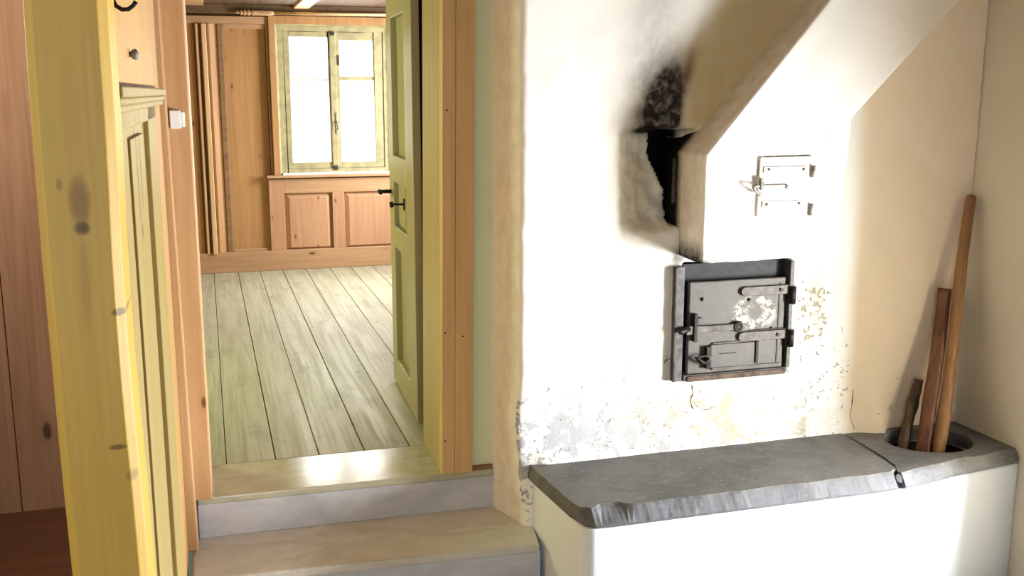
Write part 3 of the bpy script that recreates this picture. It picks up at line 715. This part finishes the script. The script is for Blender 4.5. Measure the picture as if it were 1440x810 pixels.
for (x, z) in ((1.966, 0.747), (2.186, 0.734), (2.300, 0.600), (2.128, 0.503)):
    MB().dome((x, 3.812, z), 0.008, (0, -1, 0), 10, 4).build('rivet', M['iron'], ov)
MB().box(2.330, 2.335, 3.8095, 3.8125, 0.45, 0.80).build('plate_seam', M['iron'], ov)
MB().box(2.19, 2.375, 3.803, 3.814, 0.597, 0.600).build('strap_shadow_line', M['iron'], ov)  # thin dark strip drawing the shadow line along the strap

# ================================================================ SMALL WHITE SOOT DOOR ON THE HOOD
sdr = thing('soot_door', 'small white-painted iron soot door on the front of the flue hood', 'hatch', (2.205, YH, 1.11))
MB().hexa([(2.082, 3.604, 1.110), (2.322, 3.604, 1.110), (2.082, 3.62, 1.110), (2.322, 3.62, 1.110), (2.087, 3.604, 1.353), (2.327, 3.604, 1.355), (2.087, 3.62, 1.353), (2.327, 3.62, 1.355)]).build('frame', M['rivet_grey'], sdr)
MB().hexa([(2.086, 3.594, 1.114), (2.319, 3.594, 1.114), (2.086, 3.606, 1.114), (2.319, 3.606, 1.114), (2.090, 3.594, 1.349), (2.323, 3.594, 1.351), (2.090, 3.606, 1.349), (2.323, 3.606, 1.351)]).build('door_leaf', M['white_iron'], sdr, bevel=0.003)
MB().box(2.105, 2.30, 3.589, 3.596, 1.150, 1.176).build('hinge_strap', M['white_iron'], sdr, bevel=0.002)
MB().box(2.105, 2.30, 3.589, 3.596, 1.286, 1.312).build('hinge_strap', M['white_iron'], sdr, bevel=0.002)
for (x, z) in ((2.128, 1.301), (2.283, 1.299), (2.124, 1.163), (2.270, 1.163)):
    MB().dome((x, 3.590, z), 0.007, (0, -1, 0), 10, 4).build('rivet', M['rivet_grey'], sdr)
for z in (1.290, 1.137):
    MB().tube([(2.327, 3.592, z - 0.024), (2.327, 3.592, z + 0.024)], 0.010, 10).build('hinge_knuckle', M['rivet_grey'], sdr)
sdr.location.y += 0.007
lt = MB().box(2.080, 2.205, 3.584, 3.592, 1.222, 1.240).build('latch_bar', M['white_iron'], sdr, bevel=0.002)
MB().dome((2.206, 3.592, 1.231), 0.012, (0, -1, 0), 12, 4).build('latch_pivot', M['rivet_grey'], lt)
MB().box(2.088, 2.102, 3.578, 3.598, 1.222, 1.268).build('latch_keeper', M['rivet_grey'], sdr, bevel=0.002)
MB().tube([(2.082, 3.584, 1.238), (2.062, 3.572, 1.240), (2.048, 3.568, 1.236), (2.058, 3.570, 1.222), (2.085, 3.578, 1.206), (2.094, 3.58, 1.204)], [0.005, 0.006, 0.006, 0.006, 0.009, 0.007], 8).build('latch_handle', M['rivet_grey'], lt)

# iron bar inside the flue opening
o = MB().box(1.838, 1.850, 3.853, 3.868, 1.15, 1.335).build('damper_bar', M['oven_frame'], loc=(1.845, 3.86, 1.15), bevel=0.002)
tag(o, 'thin grey iron bar upright inside the sooty flue opening', 'iron bar')

# ================================================================ DOORWAY
# right casing: two boards and the lining
def lean(mb, x0, x1, y0, y1, z0, z1, k=0.0133):
    return mb.hexa([(x + k * z, y, z) for z in (z0, z1) for y in (y0, y1) for x in (x0, x1)])
fr = struct_root('trim_1', (0.95, 4.05, 0.0))
lean(MB(), 0.893, 0.9475, 4.045, 4.10, 0.001, 2.14).build('casing_board', M['jamb_r'], fr, bevel=0.003)
lean(MB(), 0.9485, 1.026, 4.045, 4.075, 0.001, 2.14).build('casing_board', M['jamb_r'], fr, bevel=0.003)
for nx_, nzz in ((0.932, 1.53), (0.908, 0.15), (0.914, 0.62), (0.99, 0.60)):
    MB().dome((nx_, 4.0455, nzz), 0.004, (0, -1, 0), 8, 3).build('nail_head', M['iron'], fr)
mb = MB(); lean(mb, 0.896, 0.93, 4.10, 4.42, 0.001, 2.14); lean(mb, 0.901, 0.94, 4.42, 4.475, 0.001, 2.14)
mb.build('jamb_lining', M['green_jamb'], fr, bevel=0.002)
lean(MB(), 0.972, 1.03, 4.40, 4.98, 0.001, 2.34, 0.006).build('gap_shade_board', M['gap_shade'], fr)  # added dark board standing in for shade in the hinge gap
MB().box(1.026, 1.118, 4.058, 4.076, 0.0, 0.018).build('baseboard', M['pine_dark'], fr, bevel=0.002)
# left casing boards
fl_ = struct_root('trim_2', (-0.1, 4.0, -0.173))
def lean2(mb, x0, x1, y0, y1, z0, z1, k): return mb.hexa([(x + k * (z + 0.17), y, z) for z in (z0, z1) for y in (y0, y1) for x in (x0, x1)])
lean2(MB(), -0.168, -0.108, 3.955, 4.047, -0.172, 2.42, -0.010).build('casing_board', M['jamb'], fl_, bevel=0.006)
MB().box(-0.20, -0.048, 4.048, 4.12, 0.001, 2.42).build('casing_board', M['jamb'], fl_, bevel=0.004)
MB().box(-0.075, -0.046, 4.12, 4.46, 0.001, 2.42).build('jamb_lining', M['pine'], fl_, bevel=0.002)
MB().box(-0.11, 0.95, 4.05, 4.46, 2.10, 2.16).build('head_board', M['jamb'], fl_, bevel=0.003)

# --- the open panelled door
hx, hy = 0.926, 4.735; fx, fy = 0.955, 5.555
du = Vector((fx - hx, fy - hy, 0)); DW = du.length; du.normalize(); dn = Vector((-du.y, du.x, 0))   # dn points to -X (visible face)
def dpt(u, d, z): p = Vector((hx, hy, 0)) + du * u + dn * d; return (p.x, p.y, z)
def dbox(mb, u0, u1, d0, d1, z0, z1): return mb.hexa([dpt(u, d, z) for z in (z0, z1) for d in (d0, d1) for u in (u0, u1)])
DT = 2.09
door = struct_root('door_1', (hx, hy, 0.012))
def dpart(name, *b, mat='green', bev=0.004, parent=None):
    mb = MB()
    for q in b: dbox(mb, *q)
    return mb.build(name, M[mat], parent or door, bevel=bev)
S0, S1 = 0.0, 0.0
dpart('stile', (0.0, 0.235, -0.040, 0.0, 0.012, DT)); dpart('stile', (DW - 0.15, DW, -0.040, 0.0, 0.012, DT))
a, b = 0.235, DW - 0.15
dpart('rail', (a, b, -0.04, 0.0, 0.012, 0.16), bev=0.006); dpart('rail', (a, b, -0.04, 0.0, 0.785, 0.90), bev=0.006)
dpart('rail', (a, b, -0.04, 0.0, 1.135, 1.275), bev=0.006); dpart('rail', (a, b, -0.04, 0.0, 1.975, DT), bev=0.006)
dpart('panel', (a, b, -0.040, -0.032, 0.15, 0.80)); dpart('panel', (a, b, -0.040, -0.032, 0.89, 1.14)); dpart('panel', (a, b, -0.040, -0.032, 1.27, 1.98))
dpart('lock_plate', (a + 0.18, b - 0.02, -0.032, -0.024, 0.915, 1.125), bev=0.002)
hd = MB(); hd.tube([dpt(DW - 0.06, 0.0, 1.075), dpt(DW - 0.06, 0.05, 1.075), dpt(DW - 0.06, 0.062, 1.077)], [0.011, 0.010, 0.015], 10)
hd.tube([dpt(DW - 0.06, 0.06, 1.077), dpt(DW - 0.085, 0.066, 1.08), dpt(DW - 0.13, 0.068, 1.078), dpt(DW - 0.15, 0.068, 1.074)], [0.013, 0.012, 0.013, 0.008], 10)
h = hd.build('door_handle', M['iron'], door)
ky = MB(); ky.tube([dpt(a + 0.22, -0.024, 1.035), dpt(a + 0.22, 0.040, 1.037)], 0.0055, 8); ky.tube([dpt(a + 0.22, 0.040, 1.022), dpt(a + 0.22, 0.045, 1.05)], [0.010, 0.010], 8)
ky.build('key', M['iron'], door)
dpart('escutcheon', (a + 0.20, a + 0.24, -0.025, -0.019, 1.005, 1.065), mat='iron', bev=0.002)

# ================================================================ FAR WALL JOINERY
Yf = 9.48
fw = struct_root('trim_3', (0.4, Yf, 0))
MB().box(-1.24, 2.48, Yf - 0.02, 9.56, 0, 0.185).build('baseboard', M['pine_x'], fw, bevel=0.006)
MB().box(-1.24, 0.583, Yf - 0.01, 9.56, 2.185, 2.25).build('top_rail', M['pine_x'], fw, bevel=0.004)
MB().box(-1.24, -0.045, Yf, 9.56, 0.185, 2.185).build('board', M['pine_panel'], fw, bevel=0.003)
# pilaster of moulded strips
MB().box(-0.045, 0.195, Yf + 0.02, 9.56, 0.185, 2.185).build('board', M['pine_dark'], fw)
for (x0, x1, y) in ((-0.030, -0.005, Yf - 0.025), (0.020, 0.062, Yf - 0.04)):
    MB().box(x0, x1, y, 9.52, 0.175, 2.185).build('moulding', M['pine'], fw, bevel=0.008, seg=3)
MB().prism([(0.066, 9.52), (0.066, Yf - 0.02), (0.085, Yf - 0.024), (0.130, Yf + 0.012), (0.150, Yf + 0.012), (0.150, 9.52)], 0.185, 2.185).build('moulding', M['pine_panel'], fw, bevel=0.003)
# tall panel
MB().box(0.155, 0.555, Yf + 0.03, 9.56, 0.185, 2.185).build('panel', M['pine_panel'], fw)
MB().box(0.15, 0.20, Yf + 0.005, 9.54, 0.185, 2.185).build('stile', M['pine_dark'], fw, bevel=0.006)
MB().box(0.20, 0.56, Yf + 0.005, 9.54, 2.145, 2.185).build('rail', M['pine_x'], fw, bevel=0.004)
MB().box(0.20, 0.56, Yf + 0.01, 9.54, 0.185, 0.205).build('rail', M['pine_x'], fw, bevel=0.004)
# wainscot below the window
MB().box(0.53, 0.665, Yf - 0.012, 9.56, 0.185, 0.83).build('stile', M['pine_pink'], fw, bevel=0.004)
MB().box(1.095, 1.205, Yf - 0.012, 9.56, 0.185, 0.705).build('stile', M['pine_pink'], fw, bevel=0.004)
MB().box(1.75, 2.48, Yf - 0.012, 9.56, 0.185, 2.25).build('board', M['pine_pink'], fw, bevel=0.004)
MB().box(0.665, 1.75, Yf - 0.012, 9.56, 0.70, 0.83).build('rail', M['pine_x'], fw, bevel=0.004)
for (x0, x1) in ((0.665, 1.095), (1.205, 1.75)):
    z0, z1, bw = 0.185, 0.70, 0.045
    p = MB(); yo, yi, yb = Yf + 0.004, Yf + 0.028, 9.55
    p.add([(x0, yi, z0), (x1, yi, z0), (x1, yi, z1), (x0, yi, z1), (x0 + bw, yo, z0 + bw * .4), (x1 - bw, yo, z0 + bw * .4), (x1 - bw, yo, z1 - bw), (x0 + bw, yo, z1 - bw)],
          [(0, 1, 5, 4), (1, 2, 6, 5), (2, 3, 7, 6), (3, 0, 4, 7), (4, 5, 6, 7)])
    p.build('panel', M['pine_pink'], fw, fix=False)

# --- window
win = struct_root('window_1', (1.15, Yf, 0.86))
MB().box(0.516, 1.74, Yf - 0.055, 9.60, 0.842, 0.868).build('window_sill', M['pine_x'], win, bevel=0.006, seg=3)
MB().box(0.66, 1.66, Yf - 0.03, 9.80, 0.862, 0.884).build('inner_sill', M['white_iron'], win, bevel=0.003)
MB().box(0.560, 0.585, Yf - 0.015, 9.56, 0.868, 2.225).build('casing_edge', M['pine_dark'], win, bevel=0.003)
mb = MB(); mb.box(0.585, 0.640, Yf - 0.03, 9.56, 0.868, 2.19); mb.box(1.665, 1.74, Yf - 0.03, 9.56, 0.868, 2.19); mb.box(0.585, 1.74, Yf - 0.03, 9.56, 2.19, 2.262)
mb.build('casing', M['pine_panel'], win, bevel=0.004)
mb = MB()
mb.add([(0.640, Yf - 0.03, 0.88), (0.660, Yf + 0.02, 0.88), (0.660, Yf + 0.02, 2.172), (0.640, Yf - 0.03, 2.19)], [(0, 1, 2, 3)])
mb.add([(0.640, Yf - 0.03, 2.19), (0.660, Yf + 0.02, 2.172), (1.648, Yf + 0.02, 2.172), (1.668, Yf - 0.03, 2.19)], [(0, 1, 2, 3)])
mb.add([(1.668, Yf - 0.03, 0.88), (1.648, Yf + 0.02, 0.88), (1.648, Yf + 0.02, 2.172), (1.668, Yf - 0.03, 2.19)], [(3, 2, 1, 0)])
mb.build('casing_bead', M['sash'], win, fix=False)
mb = MB(); Y0, Y1 = Yf + 0.015, 9.60
mb.box(0.64, 0.712, Y0, Y1, 0.88, 2.19); mb.box(1.600, 1.68, Y0, Y1, 0.88, 2.19); mb.box(0.712, 1.600, Y0, Y1, 2.135, 2.19); mb.box(0.712, 1.600, Y0, Y1, 0.88, 0.918)
mb.build('window_frame', M['sash'], win, bevel=0.004)
def sash(x0, x1, gx0, gx1, gz0, gz1, zt, mun, name='sash'):
    mb = MB(); y0, y1 = Yf + 0.025, Yf + 0.075
    mb.box(x0, gx0, y0, y1, 0.92, zt); mb.box(gx1, x1, y0, y1, 0.92, zt); mb.box(gx0, gx1, y0, y1, 0.92, gz0); mb.box(gx0, gx1, y0, y1, gz1, zt)
    mb.box(gx0, gx1, y0 + 0.008, y1 - 0.008, mun[0], mun[1])
    s = mb.build(name, M['sash'], win, bevel=0.005)
    MB().box(gx0 - 0.005, gx1 + 0.005, Yf + 0.052, Yf + 0.056, gz0 - 0.005, mun[0] + 0.003).build('pane', M['glass'], s)
    MB().box(gx0 - 0.005, gx1 + 0.005, Yf + 0.052, Yf + 0.056, mun[1] - 0.003, gz1 + 0.005).build('pane', M['glass'], s)
    return s
sash(0.712, 1.140, 0.757, 1.105, 0.977, 2.085, 2.135, (1.706, 1.718))
sash(1.142, 1.600, 1.200, 1.512, 0.974, 2.060, 2.135, (1.706, 1.742))
MB().box(1.115, 1.172, Yf + 0.005, Yf + 0.03, 0.93, 2.125).build('meeting_bar', M['sash'], win, bevel=0.006, seg=3)
wl = MB(); wl.box(1.150, 1.164, Yf - 0.003, Yf + 0.006, 1.23, 1.42); wl.build('latch_plate', M['rivet_grey'], win, bevel=0.002)
wl = MB(); wl.tube([(1.157, Yf, 1.34), (1.157, Yf - 0.03, 1.34), (1.165, Yf - 0.035, 1.30), (1.160, Yf - 0.035, 1.265)], [0.007, 0.007, 0.008, 0.006], 8); wl.build('latch_handle', M['rivet_grey'], win)
mb = MB(); mb.box(1.125, 1.162, Yf - 0.002, Yf + 0.02, 2.10, 2.135); mb.box(1.125, 1.160, Yf - 0.002, Yf + 0.02, 0.905, 0.945); mb.build('bolt_guide', M['oven_strap'], win, bevel=0.003)
mb = MB(); mb.box(1.188, 1.20, Yf + 0.012, Yf + 0.03, 1.84, 1.93); mb.build('sash_hinge', M['oven_strap'], win, bevel=0.003)

# --- cornice beam, curtain rod, ceiling joist
struct('trim_4', MB().box(-1.24, 2.48, 9.36, 9.56, 2.268, 2.345), M['ceiling_wood'], bevel=0.006)
rod = thing('curtain_rod', 'turned wooden curtain rod with ringed finial above the far window', 'curtain rod', (0.9, 9.33, 2.27))
RY, RZ = 9.33, 2.272
MB().tube([(0.62, RY, RZ), (1.95, RY, RZ + 0.006)], 0.014, 12).build('rod', M['pine'], rod)
prof = [(0.300, 0.004), (0.315, 0.010), (0.335, 0.016), (0.345, 0.012), (0.352, 0.022), (0.362, 0.022), (0.368, 0.014), (0.380, 0.025), (0.392, 0.025), (0.400, 0.015), (0.412, 0.026), (0.425, 0.026), (0.433, 0.016), (0.445, 0.024), (0.46, 0.026), (0.475, 0.020), (0.52, 0.024), (0.60, 0.022), (0.63, 0.015)]
MB().tube([(x, RY, RZ) for x, r in prof], [r for x, r in prof], 16).build('finial', M['pine_x'], rod)
for x in (0.66, 1.70):
    MB().box(x - 0.012, x + 0.012, RY + 0.008, 9.47, RZ - 0.008, RZ + 0.012).build('bracket', M['iron'], rod, bevel=0.002)
struct('trim_5', MB().box(0.80, 0.93, 7.2, 9.36, 2.315, 2.347), M['pine'], bevel=0.006)
struct('trim_6', MB().box(-0.20, 0.05, 8.2, 9.36, 2.325, 2.347), M['jamb'], bevel=0.004)

# ================================================================ POST, CLADDING AND FITTINGS ON THE LEFT
# timber post with chamfered arrises, slightly bowed
rings = []
for k in range(28):
    z = -0.52 + 2.94 * k / 27
    bow = -0.008 * math.sin(max(0, min(1, (z - 0.55) / 1.4)) * math.pi) + 0.002 * nz(0, 0, z, 4)
    x0, x1, y0, y1 = -0.266 + bow, -0.136 + bow * 1.3 + 0.004 * nz(1, 0, z, 3), 1.850, 2.02
    c, d = 0.014, 0.016
    rings.append([(x0, y0 + c, z), (x0 + c, y0, z), (x1 - d, y0, z), (x1, y0 + d, z), (x1, y1 - c, z), (x1 - c, y1, z), (x0 + c, y1, z), (x0, y1 - c, z)])
mb = MB(); mb.loft(rings, smooth=False)
post = mb.build('timber_post', M['post'], loc=(-0.206, 1.935, 0.0), bevel=0.002)
tag(post, 'square yellow-varnished timber post with big dark knot in the left foreground', 'post')

def cx_(y): return -0.160 + (y - 2.0) * 0.0125
def cbox(mb, y0, y1, d0, d1, z0, z1):      # boards on the cladding plane, d outwards (+X)
    return mb.hexa([(cx_(y) + d, y, z) for z in (z0, z1) for y in (y0, y1) for d in (d0, d1)])
cl = thing('timber_cladding', 'pale yellow-green panelled timber cladding between the post and the doorway', 'wall cladding', (-0.16, 3.0, -0.52))
cbox(MB(), 2.03, 3.95, -0.050, -0.012, -0.518, 2.42).build('backing_board', M['clad_board'], cl)
cbox(MB(), 2.03, 3.40, -0.012, 0.002, 1.62, 2.42).build('upper_board', M['clad_board'], cl, bevel=0.002)
cbox(MB(), 2.03, 2.24, -0.012, 0.006, -0.518, 1.575).build('stile', M['clad'], cl, bevel=0.003)
cbox(MB(), 2.95, 3.30, -0.012, 0.006, -0.518, 1.575).build('stile', M['clad'], cl, bevel=0.003)
cbox(MB(), 2.03, 3.30, -0.012, 0.006, 1.525, 1.575).build('rail', M['clad'], cl, bevel=0.003)
pn = MB(); cbox(pn, 2.24, 2.95, -0.012, -0.008, -0.518, 1.525); cbox(pn, 2.36, 2.76, -0.010, 0.003, -0.30, 1.500)
pn.build('panel', M['clad'], cl, bevel=0.004)
cm = MB(); cbox(cm, 2.03, 3.72, -0.012, 0.016, 1.575, 1.590); cbox(cm, 2.03, 3.72, -0.012, 0.022, 1.590, 1.612); cbox(cm, 2.03, 3.66, -0.012, 0.012, 1.560, 1.576)
cm.build('cap_moulding', M['clad'], cl, bevel=0.004)

hk = MB(); hx_ = cx_(2.08)
hk.tube([(hx_ + 0.006, 2.06, 1.86), (hx_ + 0.008, 2.06, 1.80), (hx_ + 0.010, 2.06, 1.772), (hx_ + 0.016, 2.06, 1.756), (hx_ + 0.027, 2.06, 1.749), (hx_ + 0.038, 2.06, 1.750), (hx_ + 0.047, 2.06, 1.757), (hx_ + 0.052, 2.06, 1.764)], [0.004, 0.0042, 0.0042, 0.0042, 0.0042, 0.004, 0.0038, 0.0045], 10)
hkb = thing('coat_hook', 'black iron hook on the upper board beside the post', 'hook', (hx_ + 0.006, 2.06, 1.84))
hk.build('hook', M['iron'], hkb)
MB().tube([(hx_ - 0.004, 2.06, 1.85), (hx_ + 0.008, 2.06, 1.85)], 0.014, 12).build('back_plate', M['iron'], hkb)
px_ = cx_(2.5) + 0.002
pg = MB(); pg.tube([(px_ - 0.005, 2.5, 1.684), (px_ + 0.003, 2.5, 1.684), (px_ + 0.006, 2.5, 1.684), (px_ + 0.013, 2.5, 1.684), (px_ + 0.018, 2.5, 1.684), (px_ + 0.020, 2.5, 1.684)], [0.006, 0.006, 0.010, 0.0125, 0.010, 0.004], 14)
o = pg.build('wall_peg', M['rivet_grey'], loc=(px_, 2.5, 1.684)); tag(o, 'small round grey knob below the iron hook on the upper board', 'knob')

sn = thing('door_sensor', 'small white plastic sensor box on the left door casing', 'sensor', (-0.09, 4.048, 1.468))
MB().box(-0.119, -0.080, 4.012, 4.048, 1.469, 1.535).build('body', M['white_plastic'], sn, bevel=0.003, seg=3)
MB().box(-0.080, -0.066, 4.020, 4.048, 1.474, 1.530).build('cap', M['white_plastic'], sn, bevel=0.005, seg=3)
